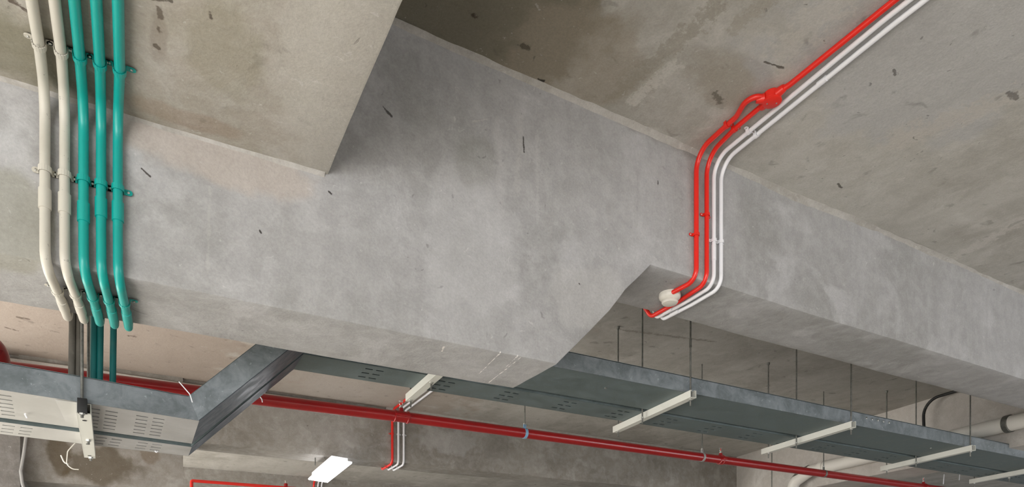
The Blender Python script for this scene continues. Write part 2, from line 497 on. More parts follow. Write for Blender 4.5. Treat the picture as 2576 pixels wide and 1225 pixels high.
# side beam (soffit at upper left), butts on the main beam
st = []
for y in frange(-3.5, 2.25, .06):
    st.append([(x, y, z) for x, z in
               [(.523, 2.06), (.523, 1.7), (.523, 1.408), (.5215, 1.402)]+[(.515-(3.1)*i/26, 1.40) for i in range(27)]+[(-2.59, 2.06)]])
sb = loft('side_concrete_beam', st, M['soffit_left'], .003)
prop(sb, 'wide beige concrete beam underside at upper left with an edge sloping to the main beam')

# slab
bm = bmesh.new()
xs = frange(-7, 17, .10); ys = frange(-12, 19, .10)
g = [[bm.verts.new(Vector((x, y, 2.0))+Vector((0, 0, .004))*noise.noise(Vector((x, y, 0))*1.3)+Vector((0, 0, .003))*(1 if noise.noise(Vector((x*1.1, y*.5, 4))) > .18 else 0)) for y in ys] for x in xs]
for i in range(len(xs)-1):
    for j in range(len(ys)-1):
        bm.faces.new((g[i][j], g[i][j+1], g[i+1][j+1], g[i+1][j]))
v0 = [bm.verts.new((x, y, 2.25)) for x, y in ((-7, -12), (17, -12), (17, 19), (-7, 19))]
bm.faces.new(v0)
ce = link('ceiling', bm, M['slab']); prop(ce, kind='structure')

# second beam
st = [[(x, y, z) for y, z in beam_loop(6.84, 7.20, 1.43, 2.05, 5, 4)] for x in frange(-7, 7.5, .15)]
prop(loft('far_concrete_beam', st, M['far'], .006), 'grey concrete beam beyond the cable trays carrying three thin pipes down its face')
st = [[(x, y, z) for y, z in beam_loop(6.80, 7.18, .96, 2.03, 8, 4)] for x in frange(-.95, .27, .06)]
prop(loft('deep_beam_end', st, M['far'], .004), 'stained deep end of the far beam below the perforated tray at lower left')
# third beam
st = [[(x, y, z) for y, z in beam_loop(11.45, 11.85, 1.40, 2.05, 4, 3)] for x in frange(-7, 14, .3)]
loft('distant_concrete_beam', st, M['far'], .006)

# cross beam at the right, slightly skewed
def cx(y): return 6.90+.155*(y-3.64)
st = []
for y in frange(2.245, 6.95, .08):
    x = cx(y)
    st.append([(x, y, 2.05-.7*i/6) for i in range(6)]+[(x, y, 1.346), (x+.006, y, 1.34)]+[(x+.5*i/4, y, 1.34) for i in range(1, 5)]+[(x+.5, y, 2.05)])
loft('right_cross_beam', st, M['cross'], .004)
# side wall far left column
bm = bmesh.new(); bx(bm, -1.75, -.915, 6.62, 7.3, -1.6, 1.86, .012)
prop(link('concrete_column', bm, M['column']), kind='structure')
# floor
bm = bmesh.new(); bx(bm, -12, 17, -14, 19, -1.75, -1.6)
prop(link('floor', bm, M['floor']), kind='structure')


# rough mortar seams along the joints between beams and slab
def seam(name, pts, w, mat, seed):
    """pts: polyline on the joint; triangular fillet whose legs lie along a and b"""
    bm = bmesh.new(); rows = []
    p0, p1, a, b = pts
    p0 = Vector(p0); p1 = Vector(p1); a = Vector(a); b = Vector(b)
    n = int((p1-p0).length/.02)
    for i in range(n+1):
        p = p0.lerp(p1, i/n)
        k = max(.12, .6+.7*noise.noise(p*1.6+Vector((seed, 0, 0)))+.2*noise.noise(p*13))
        k2 = max(.12, .6+.6*noise.noise(p*2+Vector((0, seed, 0)))+.25*noise.noise(p*15))
        rows.append([bm.verts.new(p-a*.003-b*.003), bm.verts.new(p+a*w*k-b*.002), bm.verts.new(p+a*w*k*.3+b*w*k2*.3), bm.verts.new(p+b*w*k2-a*.002)])
    for r, s in zip(rows, rows[1:]):
        for j in range(4):
            q = (j+1) % 4
            bm.faces.new((r[j], r[q], s[q], s[j]))
    bm.faces.new(rows[0]); bm.faces.new(rows[-1])
    prop(link(name, bm, mat), kind='structure')


seam('trim_1', ((.53, 2.234, 1.999), (6.7, 2.234, 1.999), (0, 0, -1), (0, -1, 0)), .028, M['mortar'], 1)
seam('trim_2', ((-2.5, 2.234, 1.401), (.51, 2.234, 1.401), (0, 0, -1), (0, -1, 0)), .016, M['mortar'], 5)
seam('trim_3', ((2.2, 6.835, 1.998), (7.2, 6.835, 1.998), (0, 0, -1), (0, -1, 0)), .05, M['mortar'], 9)
# plastered lip along the head of the far beam
prop(loft('trim_4', [[(x, 6.85, 1.968), (x, 6.79, 1.965), (x, 6.778, 1.955), (x, 6.778, 1.905), (x, 6.785, 1.895), (x, 6.85, 1.89)] for x in frange(-7, 2.15, .1)], M['cross'], .008, seed=3), kind='structure')


# ------------------------------------------------------------------ conduits
def frame_of(t):
    t = Vector(t).normalized()
    return t


def saddle(parent, mat, p, t, nrm, r, left=True, right=True, ear=.019, w=.016, gap=.0):
    """strap over a pipe: p pipe centre, t pipe direction, nrm away from the surface"""
    p = Vector(p); t = Vector(t).normalized(); nrm = Vector(nrm).normalized(); s = t.cross(nrm).normalized()
    ro = r+.0022
    bm = bmesh.new()
    prof = []
    if left: prof.append(-s*(ro+ear)-nrm*(r-.001))
    prof.append(-s*ro-nrm*(r-.001))
    for i in range(9):
        a = math.pi*i/8
        prof.append(-s*math.cos(a)*ro+nrm*math.sin(a)*ro)
    prof.append(s*ro-nrm*(r-.001))
    if right: prof.append(s*(ro+ear)-nrm*(r-.001))
    m = len(prof)
    for k in range(m-1):
        a, b = prof[k], prof[k+1]
        mid = (a+b)/2
        d = (b-a); L = d.length/2+.0006; d.normalize()
        nn = d.cross(t)
        box(bm, p+mid, d*L, t*w/2, nn*.0011)
    for ok, sg in ((left, -1), (right, 1)):      # rounded ear ends
        if ok:
            c = p+s*sg*(ro+ear)-nrm*(r-.001)
            lathe(bm, c-nrm*.0011, nrm, [(w/2, 0), (w/2, .0022)], 12)
    o = link('saddle', bm, mat, parent)
    for ok, sg in ((left, -1), (right, 1)):
        if ok:
            bm = bmesh.new(); c = p+s*sg*(ro+ear*.8)-nrm*(r-.001)
            lathe(bm, c, nrm, [(.0036, 0), (.0036, .002), (.002, .0034), (0, .0036)], 10)
            sc = bpy.data.objects.new('screw', None)
            me = bpy.data.meshes.new('screw'); bmesh.ops.recalc_face_normals(bm, faces=bm.faces)
            off = Vector(parent.location)
            bm.to_mesh(me); bm.free(); me.materials.append(M['screw']); me.transform(Matrix.Translation(-off))
            sc = bpy.data.objects.new('screw', me); C.objects.link(sc); sc.parent = o
    return o


def sleeve(parent, mat, a, b, r, name='coupling'):
    a = Vector(a); b = Vector(b); d = (b-a).normalized()
    bm = bmesh.new(); L = (b-a).length
    lathe(bm, a, d, [(r*.86, 0), (r, .0008), (r, L-.0008), (r*.86, L)], 18)
    link(name, bm, mat, parent)


# five conduits at the left
R5 = .0128
left5 = [(-.252, -.238, M['cream'], 'leftmost of the two cream conduits beside the teal ones, running down the beam face'),
         (-.207, -.192, M['cream'], 'cream conduit next to the teal ones, second from the left on the beam face'),
         (-.1625, -.152, M['teal'], 'teal conduit nearest the cream conduits, running down the beam face'),
         (-.1205, -.108, M['teal'], 'middle of the three teal conduits running down the beam face'),
         (-.0795, -.064, M['teal'], 'rightmost teal conduit of the five at upper left')]
for i, (xf, xs_, mat, lab) in enumerate(left5):
    th = empty('conduit', (xf, 2.2, 1.4), lab, 'pipe')
    zt = 1.40-R5-.004; yf = 2.235-R5-.004
    pts = [(xs_+.004, -2.5, zt), (xs_, .6, zt), (xs_, 1.80, zt), (xs_-.005, 2.04, zt-.001), (xf, 2.222, zt-.004), (xf, yf, 1.21), (xf, yf, 1.05), (xf+.001, yf-.006, .93), (xf+.006, yf+.03, .925-R5-.010),
           (xf+.014, 2.44, .925-R5-.004), (xf+.018, 2.628, .925-R5-.004), (xf+.018, 2.645, 1.12)]
    bm = bmesh.new(); tube(bm, fillet(pts, [.1, .3, .3, .12, .12, .15, .15, .08, .05, .15, .045, .1], 8), R5, 16)
    link('pipe', bm, mat, th)
    zc = 1.118+(.012 if i > 2 else 0)-(.012*(i == 2))
    sleeve(th, mat, (xf, yf, zc+.0), (xf, yf, zc-.055), R5+.0028)
    # end sleeve on the underside
    sleeve(th, mat, (xf+.0145, 2.455, .925-R5-.004), (xf+.0165, 2.53, .925-R5-.004), R5+.0018)
    er = .0075
    last = i == 4
    saddle(th, mat, (xs_-.005, 2.03, zt-.0008), (0, 1, 0), (0, 0, -1), R5, True, True, .0155 if last else .0085)
    saddle(th, mat, (xf, yf, 1.171), (0, 0, 1), (0, -1, 0), R5, i == 0 or True, True, .0085 if not last else .014)
    saddle(th, mat, (xf+.0115, 2.385, .925-R5-.004), (0, 1, 0), (0, 0, -1), R5, True, True, .0085 if not last else .014)

# their vertical drops behind the beam, down to the perforated tray; shade is painted into their colours
drops = [(185, M['shade_grey'], 3.30, 'grey conduit drop entering the tray, leftmost of the vertical run under the conduits'),
         (203, M['shade_grey'], 3.30, 'grey conduit drop beside the thin hanger rod, second from the left'),
         (239, M['teal_shaded'], 3.34, 'shaded teal conduit drop entering the tray, left one of the close pair'),
         (255, M['teal_shaded'], 3.34, 'shaded teal conduit drop entering the tray, right one of the close pair'),
         (288, M['teal_shaded'], 3.34, 'shaded teal conduit drop standing apart at the right of the vertical run')]
for x, mat, Y, lab in drops:
    p = at(x, 900, Y=Y)
    t_ = empty('conduit_drop', (p.x, p.y, 1.4), lab, 'pipe')
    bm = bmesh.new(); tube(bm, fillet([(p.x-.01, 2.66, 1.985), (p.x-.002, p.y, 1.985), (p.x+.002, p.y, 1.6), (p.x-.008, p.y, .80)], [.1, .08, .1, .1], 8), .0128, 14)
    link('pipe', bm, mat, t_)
    sleeve(t_, mat, (p.x-.0065, p.y, .872), (p.x-.007, p.y, .846), .0155, 'locknut')

# four conduits at the right with a junction box and a detector
def rp(x, y): return at(x, y, Z=1.985)
yF = 2.235-.014
zU = 1.43-.0135
def right_conduit(name_label, mat, r, xf, slab_pts, under, sd_face, Rin=.085):
    th = empty('conduit', (xf, yF, 1.7), name_label, 'pipe')
    pts = list(slab_pts)+[(xf, yF, 1.985), (xf, yF, zU)]+under
    n = len(slab_pts)
    Rr = [.06]*n+[Rin, .052]+[.03]*len(under)
    bm = bmesh.new(); tube(bm, fillet(pts, Rr, 8), r, 14)
    link('pipe', bm, mat, th)
    return th


A_ = Vector
r1, r2, rw = .0108, .0102, .0092
# red with the loop into the box
rb = at(1940, 256, Z=1.965)
box_c = A_((rb.x, rb.y, 1.965))
pl = [rp(1926, 246), rp(1899, 242), rp(1873, 258), rp(1852, 294), rp(1832, 312)]
t1 = right_conduit('outer red conduit looping into the red junction box and ending at the white detector', M['red'], r1, 2.150,
                   [tuple(p) for p in pl], [(2.142, 2.37, zU)], 592)
q = rp(1829, 314)
saddle(t1, M['red'], (q.x-.000, q.y, 1.985), (rp(1810, 328)-rp(1852, 294)), (0, 0, -1), r1, True, False, .018, .014)
saddle(t1, M['red'], (2.150, yF, at(1752, 590, Y=2.22).z), (0, 0, 1), (0, -1, 0), r1, True, False, .014, .013)
t2 = right_conduit('inner red conduit running straight from the junction box down past the detector', M['red'], r2, 2.213,
                   [(box_c.x+.005, box_c.y+.01, 1.985), tuple(rp(1850, 322))], [(2.232, 2.42, zU), (2.232, 2.625, zU), (2.19, 2.655, 1.50)], 0)
saddle(t2, M['red'], (2.213, yF, at(1778, 540, Y=2.22).z), (0, 0, 1), (0, -1, 0), r2, True, True, .012, .013)
saddle(t2, M['red'], rp(1848, 324), (rp(1830, 338)-rp(1870, 304)), (0, 0, -1), r2, True, True, .012, .014)
t3 = right_conduit('inner white conduit beside the red ones, crossing behind the red junction box', M['white'], rw, 2.257,
                   [(2.21, -2.5, 1.985), (2.222, 1.4, 1.985)], [(2.268, 2.42, zU), (2.264, 2.622, zU), (2.262, 2.65, 1.5)], 0)
t4 = right_conduit('outermost white conduit of the right-hand group bending around the beam', M['white'], rw, 2.302,
                   [(2.256, -2.5, 1.985), (2.268, 1.4, 1.985)], [(2.312, 2.42, zU), (2.306, 2.622, zU), (2.304, 2.65, 1.5)], 0)
for tt, xa, xb in ((t3, 2.222, 2.257), (t4, 2.268, 2.302)):
    saddle(tt, M['white'], (xb, yF, 1.62 if tt is t3 else 1.625), (0, 0, 1), (0, -1, 0), rw, True, True, .006, .014)
    saddle(tt, M['white'], (xa+(xb-xa)*.72, 2.01, 1.985), (0, 1, 0), (0, 0, -1), rw, True, True, .006, .016)
    sleeve(tt, M['white'], (xb+.004, 2.50, zU), (xb+.003, 2.56, zU), rw+.0016)
sleeve(t4, M['white'], (2.277, 1.66, 1.985), (2.2785, 1.70, 1.985), rw+.0018)
sleeve(t3, M['white'], (2.257, yF, 1.60), (2.257, yF, 1.53), rw+.0016)
# single red conduit running up to the frame top
t5 = empty('conduit', (2.179, 1.4, 1.985), 'single red conduit running up to the right from the junction box along the slab', 'pipe')
bm = bmesh.new(); tube(bm, [(2.17, -2.5, 1.985), (2.179, 1.3, 1.985), (2.182, 1.75, 1.985), (box_c.x+.002, box_c.y-.035, 1.983)], r1, 14)
link('pipe', bm, M['red'], t5)
# junction box
jb = empty('junction_box', box_c, 'red painted junction box on the slab where one red conduit becomes two', 'box')
bm = bmesh.new(); lathe(bm, (box_c.x+.006, box_c.y, 1.998), (0, 0, -1), [(.034, 0), (.034, .026), (.031, .029), (0, .030)], 28); link('body', bm, M['red'], jb)
bm = bmesh.new(); lathe(bm, (box_c.x+.006, box_c.y, 1.969), (0, 0, -1), [(.036, 0), (.036, .004), (.033, .006), (0, .007)], 28); lid = link('lid', bm, M['red'], jb)
for sx, sy in ((.021, -.008), (-.009, .012)):
    bm = bmesh.new(); lathe(bm, (box_c.x+sx, box_c.y+sy, 1.962), (0, 0, -1), [(.003, 0), (.003, .0015), (0, .002)], 10); link('screw', bm, M['screw'], lid)
for dx, dy in ((.004, -1), (-.62, .50), (.1, 1)):
    d = A_((dx, dy, 0)).normalized()
    bm = bmesh.new(); lathe(bm, A_((box_c.x+.004, box_c.y, 1.983))+d*.030, d, [(.019, 0), (.017, .010), (.0145, .026), (.0125, .03)], 18)
    link('hub', bm, M['red'], jb)

# smoke detector
dc = A_((2.160, 2.405, 1.43))
sd = empty('smoke_detector', dc, 'round ivory smoke detector on the beam underside between the red conduits', 'detector')
bm = bmesh.new(); lathe(bm, dc, (0, 0, -1), [(.050, 0), (.051, .012), (.049, .022), (.040, .030), (.038, .032)], 36); link('base', bm, M['plastic'], sd)
bm = bmesh.new(); lathe(bm, dc-A_((0, 0, .031)), (0, 0, -1), [(.037, 0), (.0385, .010), (.034, .0165), (.018, .021), (0, .022)], 36); link('sensor_head', bm, M['plastic'], sd)
bm = bmesh.new(); lathe(bm, dc-A_((.0, 0, .0325)), (0, 0, -1), [(.0335, 0), (.0335, .004)], 30); link('vent_ring', bm, M['tray_mid'], sd)


# far group of three conduits on the second beam
y2 = 6.84-.018; z2 = 1.43-.016
for xf, mat, r, lab in ((2.268, M['red'], .0135, 'red conduit coming down the far beam face beneath the fire main'),
                        (2.335, M['white'], .0115, 'left one of the two white conduits on the far beam face'),
                        (2.395, M['white'], .0115, 'right one of the two white conduits on the far beam face')):
    th = empty('conduit', (xf, y2, 1.7), lab, 'pipe', None)
    pts = [(xf-.03, 2.66, 1.98), (xf-.02, 4.4, 1.98), (xf, 6.5, 1.98), (xf, y2, 1.98), (xf, y2, z2), (xf+.01, 7.20, z2), (xf, 7.24, 1.6)]
    bm = bmesh.new(); tube(bm, fillet(pts, [.1, .1, .1, .10, .05, .03, .1], 6), r, 12); link('pipe', bm, mat, th)
    saddle(th, mat, (xf, y2, 1.73), (0, 0, 1), (0, -1, 0), r, mat is M['red'], mat is M['white'], .012, .016)
    saddle(th, mat, (xf+.005, 7.02, z2), (0, 1, 0), (0, 0, -1), r, True, True, .01, .016)

# and, further on, the same three at the third beam
y3 = 11.43
for dx, mat, r, lab in ((0, M['red'], .016, 'distant red conduit bending by the lit lamp'), (.07, M['white'], .013, 'distant white conduit beside the red one by the lit lamp, left one'),
                        (.13, M['white'], .013, 'distant white conduit beside the red one by the lit lamp, right one')):
    p = at(776, 1211, Z=1.98); 
    th = empty('conduit', (p.x+dx, 9, 1.98), lab, 'pipe')
    a = at(778, 1212, Z=1.98); b = at(748, 1218, Z=1.98)
    bm = bmesh.new(); tube(bm, fillet([(a.x+dx+.15, 7.24, 1.98), (a.x+dx+.05, 10.2, 1.98), (a.x+dx, 11.2, 1.98), (a.x+dx, y3, 1.9), (a.x+dx, y3, 1.42)], [.1, .3, .15, .1, .1], 6), r, 10)
    link('pipe', bm, mat, th)


# ------------------------------------------------------------------ cable trays
def plate(bm, f, s_len, wid, slots, th=.0025):
    """flat plate in (s, w) with rectangular slots, mapped by f(s, w, h)"""
    ss = {0, s_len}; ws = {0, wid}
    for a, b, c, d in slots: ss |= {a, b}; ws |= {c, d}
    ss = sorted(ss); ws = sorted(ws)
    cellset = set()
    for a, b, c, d in slots: cellset.add((round(a, 4), round(c, 4)))
    lo = {}; hi = {}
    def V(tab, i, j, h):
        if (i, j) not in tab: tab[(i, j)] = bm.verts.new(f(ss[i], ws[j], h))
        return tab[(i, j)]
    hole = lambda i, j: 0 <= i < len(ss)-1 and 0 <= j < len(ws)-1 and (round(ss[i], 4), round(ws[j], 4)) in cellset
    for i in range(len(ss)-1):
        for j in range(len(ws)-1):
            if hole(i, j): 
                for (p, q) in (((i, j), (i+1, j)), ((i+1, j), (i+1, j+1)), ((i+1, j+1), (i, j+1)), ((i, j+1), (i, j))):
                    bm.faces.new((V(lo, *p, 0), V(lo, *q, 0), V(hi, *q, th), V(hi, *p, th)))
                continue
            bm.faces.new((V(lo, i, j, 0), V(lo, i+1, j, 0), V(lo, i+1, j+1, 0), V(lo, i, j+1, 0)))
            bm.faces.new((V(hi, i, j, th), V(hi, i, j+1, th), V(hi, i+1, j+1, th), V(hi, i+1, j, th)))


def slots(s0, s1, rows, w0, w1, period=.178, off=.0, pair=.062, ln=.043, ww=.0155):
    out = []
    s = s0+off
    while s+pair+ln < s1:
        for k, ds in ((0, 0), (1, pair)):
            if s+ds < s0+.004: continue
            for r in range(rows):
                c = w0+(w1-w0)*(r+.5)/rows
                # every row shares its strip edges so that the cells line up
                out.append((s+ds, s+ds+ln, c-ww/2, c+ww/2))
        s += period
    return out


def make_map(p00, p10, p01, p11, L, W):
    """bilinear: s along, w across, h up"""
    p00, p10, p01, p11 = map(Vector, (p00, p10, p01, p11))
    def f(s, w, h):
        a = s/L; b = w/W
        p = p00*(1-a)*(1-b)+p10*a*(1-b)+p01*(1-a)*b+p11*a*b
        return p+Vector((0, 0, h))
    return f


def sheet(bm, a, b, c, d, th):
    """thin plate between four corners, thickness vector th"""
    th = Vector(th)
    lo = [bm.verts.new(Vector(p)) for p in (a, b, c, d)]; hi = [bm.verts.new(Vector(p)+th) for p in (a, b, c, d)]
    bm.faces.new(lo); bm.faces.new(hi)
    for i in range(4):
        j = (i+1) % 4
        bm.faces.new((lo[i], lo[j], hi[j], hi[i]))


H = .098
# corner rows: left run start, bracket, bend, riser top, right end
def run(name, label, y_l, y_b, y_bend, y_up, rows, side_mat):
    """y_* = (near, far) edges at each station; x of the stations below"""
    XL, XB, XD, XU, XR = -2.6, -.245, .187, .712, 9.5
    zl, zu = .751, 1.275
    th = empty(name, (XD, y_bend[0], zl), label, 'cable tray')
    W = y_b[1]-y_b[0]
    dx = lambda y, yn: (y-yn)*-.12
    # pale run left of the bracket
    def corner(X, y, skew): return (X+skew*(y), y, zl)
    a0 = (XL, y_l[0], zl); a1 = (XL-.1, y_l[1], zl)
    b0 = (XB+.012, y_b[0], zl); b1 = (XB-.035, y_b[1], zl)
    c0 = (XD, y_bend[0], zl); c1 = (XD-.004, y_bend[1], zl)
    L1 = XB-XL; bm = bmesh.new()
    W1 = W
    plate(bm, make_map(a0, b0, a1, b1, L1, W1), L1, W1, slots(.03, L1-.04, rows, W1*.10, W1*.92, .178, (L1-.17) % .178-.03+.03))
    link('perforated_plate', bm, M['tray_pale'], th)
    L2 = XD-XB; bm = bmesh.new()
    plate(bm, make_map(b0, c0, b1, c1, L2, W1), L2, W1, slots(.02, L2, rows, W1*.10, W1*.92, .172, .004))
    link('perforated_plate', bm, M['tray_mid'], th)['label'] = 'greyer perforated plate right of the bracket'
    # riser at 45 degrees, then the upper run
    d0 = (XU, y_up[0], zu); d1 = (XU, y_up[1], zu)
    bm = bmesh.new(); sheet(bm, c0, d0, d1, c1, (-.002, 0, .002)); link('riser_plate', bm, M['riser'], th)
    bm = bmesh.new(); e0 = (XR, y_up[0], zu); e1 = (XR, y_up[1], zu)
    L3 = XR-XU; W3 = y_up[1]-y_up[0]
    sl = slots(.3, L3, rows, W3*.10, W3*.92, .44, .05) if rows <= 3 else []
    plate(bm, make_map(d0, e0, d1, e1, L3, W3), L3, W3, sl)
    link('upper_plate', bm, M['galv_dark'], th)
    # side rails with returned lips
    for which in (0, 1):
        pts = [(a0, a1)[which], (b0, b1)[which], (c0, c1)[which], (d0, d1)[which], (e0, e1)[which]]
        lip = .014 if which == 0 else -.014
        for k, (p, q) in enumerate(zip(pts, pts[1:])):
            bm = bmesh.new()
            p = Vector(p); q = Vector(q)
            uz = Vector((0, 0, H)); hp = p+uz; hq = q+uz
            # on the bends the top edges are shifted so that the rail keeps its width
            sh = H*math.tan(math.radians(22.5))
            if k == 2: hp = p+Vector((-sh, 0, H)); hq = q+Vector((-sh, 0, H))
            if k == 1: hq = q+Vector((-sh, 0, H))
            if k == 3: hp = p+Vector((-sh, 0, H))
            sheet(bm, p, q, hq, hp, (0, .002 if which == 0 else -.002, 0))
            sheet(bm, hp, hq, hq+Vector((0, lip, 0)), hp+Vector((0, lip, 0)), (0, 0, -.002))
            link('side_rail', bm, side_mat, th)
    # added cover that keeps light out, so the inside is dark
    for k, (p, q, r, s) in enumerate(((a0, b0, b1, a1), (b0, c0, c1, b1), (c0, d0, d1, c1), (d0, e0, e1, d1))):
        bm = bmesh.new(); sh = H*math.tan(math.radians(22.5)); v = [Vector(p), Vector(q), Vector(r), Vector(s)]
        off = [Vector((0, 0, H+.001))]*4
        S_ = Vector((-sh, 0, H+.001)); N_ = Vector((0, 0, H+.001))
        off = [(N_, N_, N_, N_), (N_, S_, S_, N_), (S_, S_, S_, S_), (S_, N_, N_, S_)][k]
        sheet(bm, *[v[i]+off[i] for i in range(4)], (0, 0, .002)); link('shade_cover', bm, M['galv_dark'], th)
    return th


wide = run('cable_tray', 'wide galvanised cable tray, the nearer of the two trays stepping up behind the main beam', (2.63, 3.10), (3.058, 3.535), (3.14, 3.63), (3.13, 3.55), 6, M['galv'])
slim = run('cable_tray', 'narrow galvanised cable tray running parallel beyond the wide one', (3.20, 3.46), (3.625, 3.895), (3.71, 3.958), (3.60, 3.87), 3, M['galv_dark'])
# splice screws on the wide tray
for x, y in ((1.9, 3.4), (2.45, 3.3), (5.9, 3.3)):
    bm = bmesh.new(); lathe(bm, (x, y, 1.275), (0, 0, -1), [(.008, 0), (.008, .004), (0, .006)], 8); link('bolt', bm, M['screw'], wide)
# channel splice plate on the near rail beside the second hanger
bm = bmesh.new()
for k in range(5): lathe(bm, (4.75+.07*k, 3.13, 1.345), (0, -1, 0), [(.008, 0), (.008, .005), (0, .008)], 8)
prop(link('rail_bolts', bm, M['screw'], wide), kind='stuff')


# ------------------------------------------------------------------ hangers
def trapeze(label, near, far, rods, z, hgt=.045, group=None, rod_mat=None, depth=.041, strut_mat=None, below=.045):
    th = empty('trapeze_hanger', (near[0], near[1], z), label, 'hanger', group)
    a = Vector((near[0], near[1], z)); b = Vector((far[0], far[1], z)); d = (b-a).normalized(); s = Vector((-d.y, d.x, 0))
    L = (b-a).length; bm = bmesh.new(); m = (a+b)/2
    # strut channel: web on the camera side, two flanges, slot upwards
    box(bm, m-s*(-depth/2)+Vector((0, 0, -hgt/2)), d*L/2, s*.0015, (0, 0, hgt/2))
    box(bm, m-s*(depth/2)+Vector((0, 0, -hgt/2)), d*L/2, s*.0015, (0, 0, hgt/2))
    box(bm, m+Vector((0, 0, -hgt+.0015)), d*L/2, s*depth/2, (0, 0, .0015))
    box(bm, m+s*(depth*.35)+Vector((0, 0, -.0015)), d*L/2, s*depth*.15, (0, 0, .0015))
    box(bm, m-s*(depth*.35)+Vector((0, 0, -.0015)), d*L/2, s*depth*.15, (0, 0, .0015))
    link('strut_channel', bm, strut_mat or M['strut'], th)
    for (x, y) in rods:
        bm = bmesh.new(); tube(bm, [(x, y, z-hgt-below), (x, y, 2.0)], .0055, 10)
        r = link('threaded_rod', bm, rod_mat or M['rod'], th)
        bm = bmesh.new(); lathe(bm, (x, y, z-hgt), (0, 0, -1), [(.011, 0), (.011, .009)], 6); link('nut', bm, M['screw'], r)
        bm = bmesh.new(); lathe(bm, (x, y, 1.999), (0, 0, -1), [(.012, 0), (.012, .012), (.009, .02)], 12); link('anchor', bm, M['rod'], r)
    return th


def rodpos(x, Y): 
    p = at(x, 900, Y=Y); return (p.x, p.y)


h0 = trapeze('trapeze hanger whose end shows beside the far white conduits, left of the haunch', (1.405, 3.07), (1.438, 4.0),
             [(1.405, 3.095), (1.42, 3.575), (1.434, 3.955)], 1.273)
h1 = trapeze('trapeze hanger under the trays nearest the haunch of the main beam', (2.952, 3.075), (3.075, 4.02),
             [rodpos(1737, 3.105), rodpos(1616, 3.575), rodpos(1555, 3.955)], 1.273)
x_, y_ = rodpos(1737, 3.105)
bm = bmesh.new(); lathe(bm, (x_, y_, 1.60), (0, 0, -1), [(.009, 0), (.009, .05)], 6)
link('coupling_nut', bm, M['rod'], h1)
h2 = trapeze('trapeze hanger in the middle of the right-hand tray run', (4.497, 3.06), (4.67, 4.02),
             [rodpos(2141, 3.09), rodpos(2003.5, 3.575), rodpos(1933, 3.95)], 1.273)
h3 = trapeze('trapeze hanger at the right edge of the tray run, near the bent black pipe', (6.095, 3.06), (6.32, 4.0),
             [rodpos(2441, 3.09), rodpos(2304.5, 3.57), rodpos(2230.5, 3.94)], 1.273)
h4 = trapeze('trapeze hanger cut by the lower right corner of the picture', (7.60, 3.06), (7.87, 3.98),
             [rodpos(2650, 3.09), (7.80, 3.58), (7.84, 3.93)], 1.273)

# bracket of the left tray run
bk = trapeze('pale slotted bracket holding the perforated tray at lower left', (-.224, 3.062), (-.268, 4.03), [rodpos(206.5, 3.048), rodpos(222, 3.56), (-.262, 4.0)], .749, .040, depth=.046, below=.02)
x_, y_ = rodpos(206.5, 3.048)
bm = bmesh.new(); bx(bm, x_-.015, x_+.017, y_-.014, y_+.012, .706, .762, .002); link('clamp', bm, M['black'], bk)
for t in (.12, .62, .93):
    p = A_((-.224, 3.062, .7085)).lerp(A_((-.268, 4.03, .7085)), t)
    bm = bmesh.new(); lathe(bm, p, (0, 0, -1), [(.008, 0), (.008, .0015), (0, .0016)], 12); link('slot_hole', bm, M['black'], bk)
bm = bmesh.new()
bx(bm, -.315, -.235, 3.06, 3.42, .7475, .7500, .0005); link('splice_plate', bm, M['tray_pale'], bk)

# ------------------------------------------------------------------ fire main
YM, ZM, RM = 4.25, 1.198, .0355
fm = empty('fire_main', (2, YM, ZM), 'dark red fire main pipe running level below the trays across the picture', 'pipe')
bm = bmesh.new(); tube(bm, [(-4.5, YM, ZM-.052), (-.63, YM, ZM-.022), (.59, YM, ZM-.011), (1.5, YM, ZM), (5, YM, ZM), (9.5, YM, ZM)], RM, 32); link('pipe', bm, M['main_red'], fm)


def fitting(xp, wide_, label=None):
    X = at(xp, 1100, Y=YM).x
    bm = bmesh.new()
    lathe(bm, (X-wide_/2, YM, ZM), (1, 0, 0), [(RM+.001, 0), (RM+.006, .003), (RM+.006, .012), (RM+.002, .014), (RM+.002, wide_-.014), (RM+.006, wide_-.012), (RM+.006, wide_-.003), (RM+.001, wide_)], 32)
    o = link('mechanical_tee', bm, M['main_red'], fm)
    bm = bmesh.new()
    for s in (-1, 1): box(bm, (X, YM+s*(RM+.010), ZM), (wide_/2-.002, 0, 0), (0, .012, 0), (0, 0, .008), .003)
    link('bolt_pad', bm, M['main_red'], o)
    bm = bmesh.new(); lathe(bm, (X, YM, ZM+RM-.004), (0, 0, 1), [(.017, 0), (.017, .014), (.014, .016), (.014, .026)], 18); link('outlet', bm, M['main_red'], o)
    sp = empty('sprinkler', (X, YM, ZM+RM+.02), label, 'sprinkler')
    bm = bmesh.new(); lathe(bm, (X, YM, ZM+RM+.020), (0, 0, 1), [(.010, 0), (.013, .002), (.013, .010), (.008, .012), (.008, .02)], 12); link('body', bm, M['brass'], sp)
    bm = bmesh.new()
    for s in (-1, 1):
        tube(bm, [(X+s*.007, YM, ZM+RM+.038), (X+s*.011, YM, ZM+RM+.050), (X+s*.004, YM, ZM+RM+.064)], .002, 8)
    link('frame_arms', bm, M['brass'], sp)
    bm = bmesh.new(); tube(bm, [(X, YM, ZM+RM+.038), (X, YM, ZM+RM+.062)], .0026, 8); link('bulb', bm, M['red'], sp)
    bm = bmesh.new(); lathe(bm, (X, YM, ZM+RM+.064), (0, 0, 1), [(.004, 0), (.015, .001), (.016, .0025), (0, .003)], 16); link('deflector', bm, M['brass'], sp)


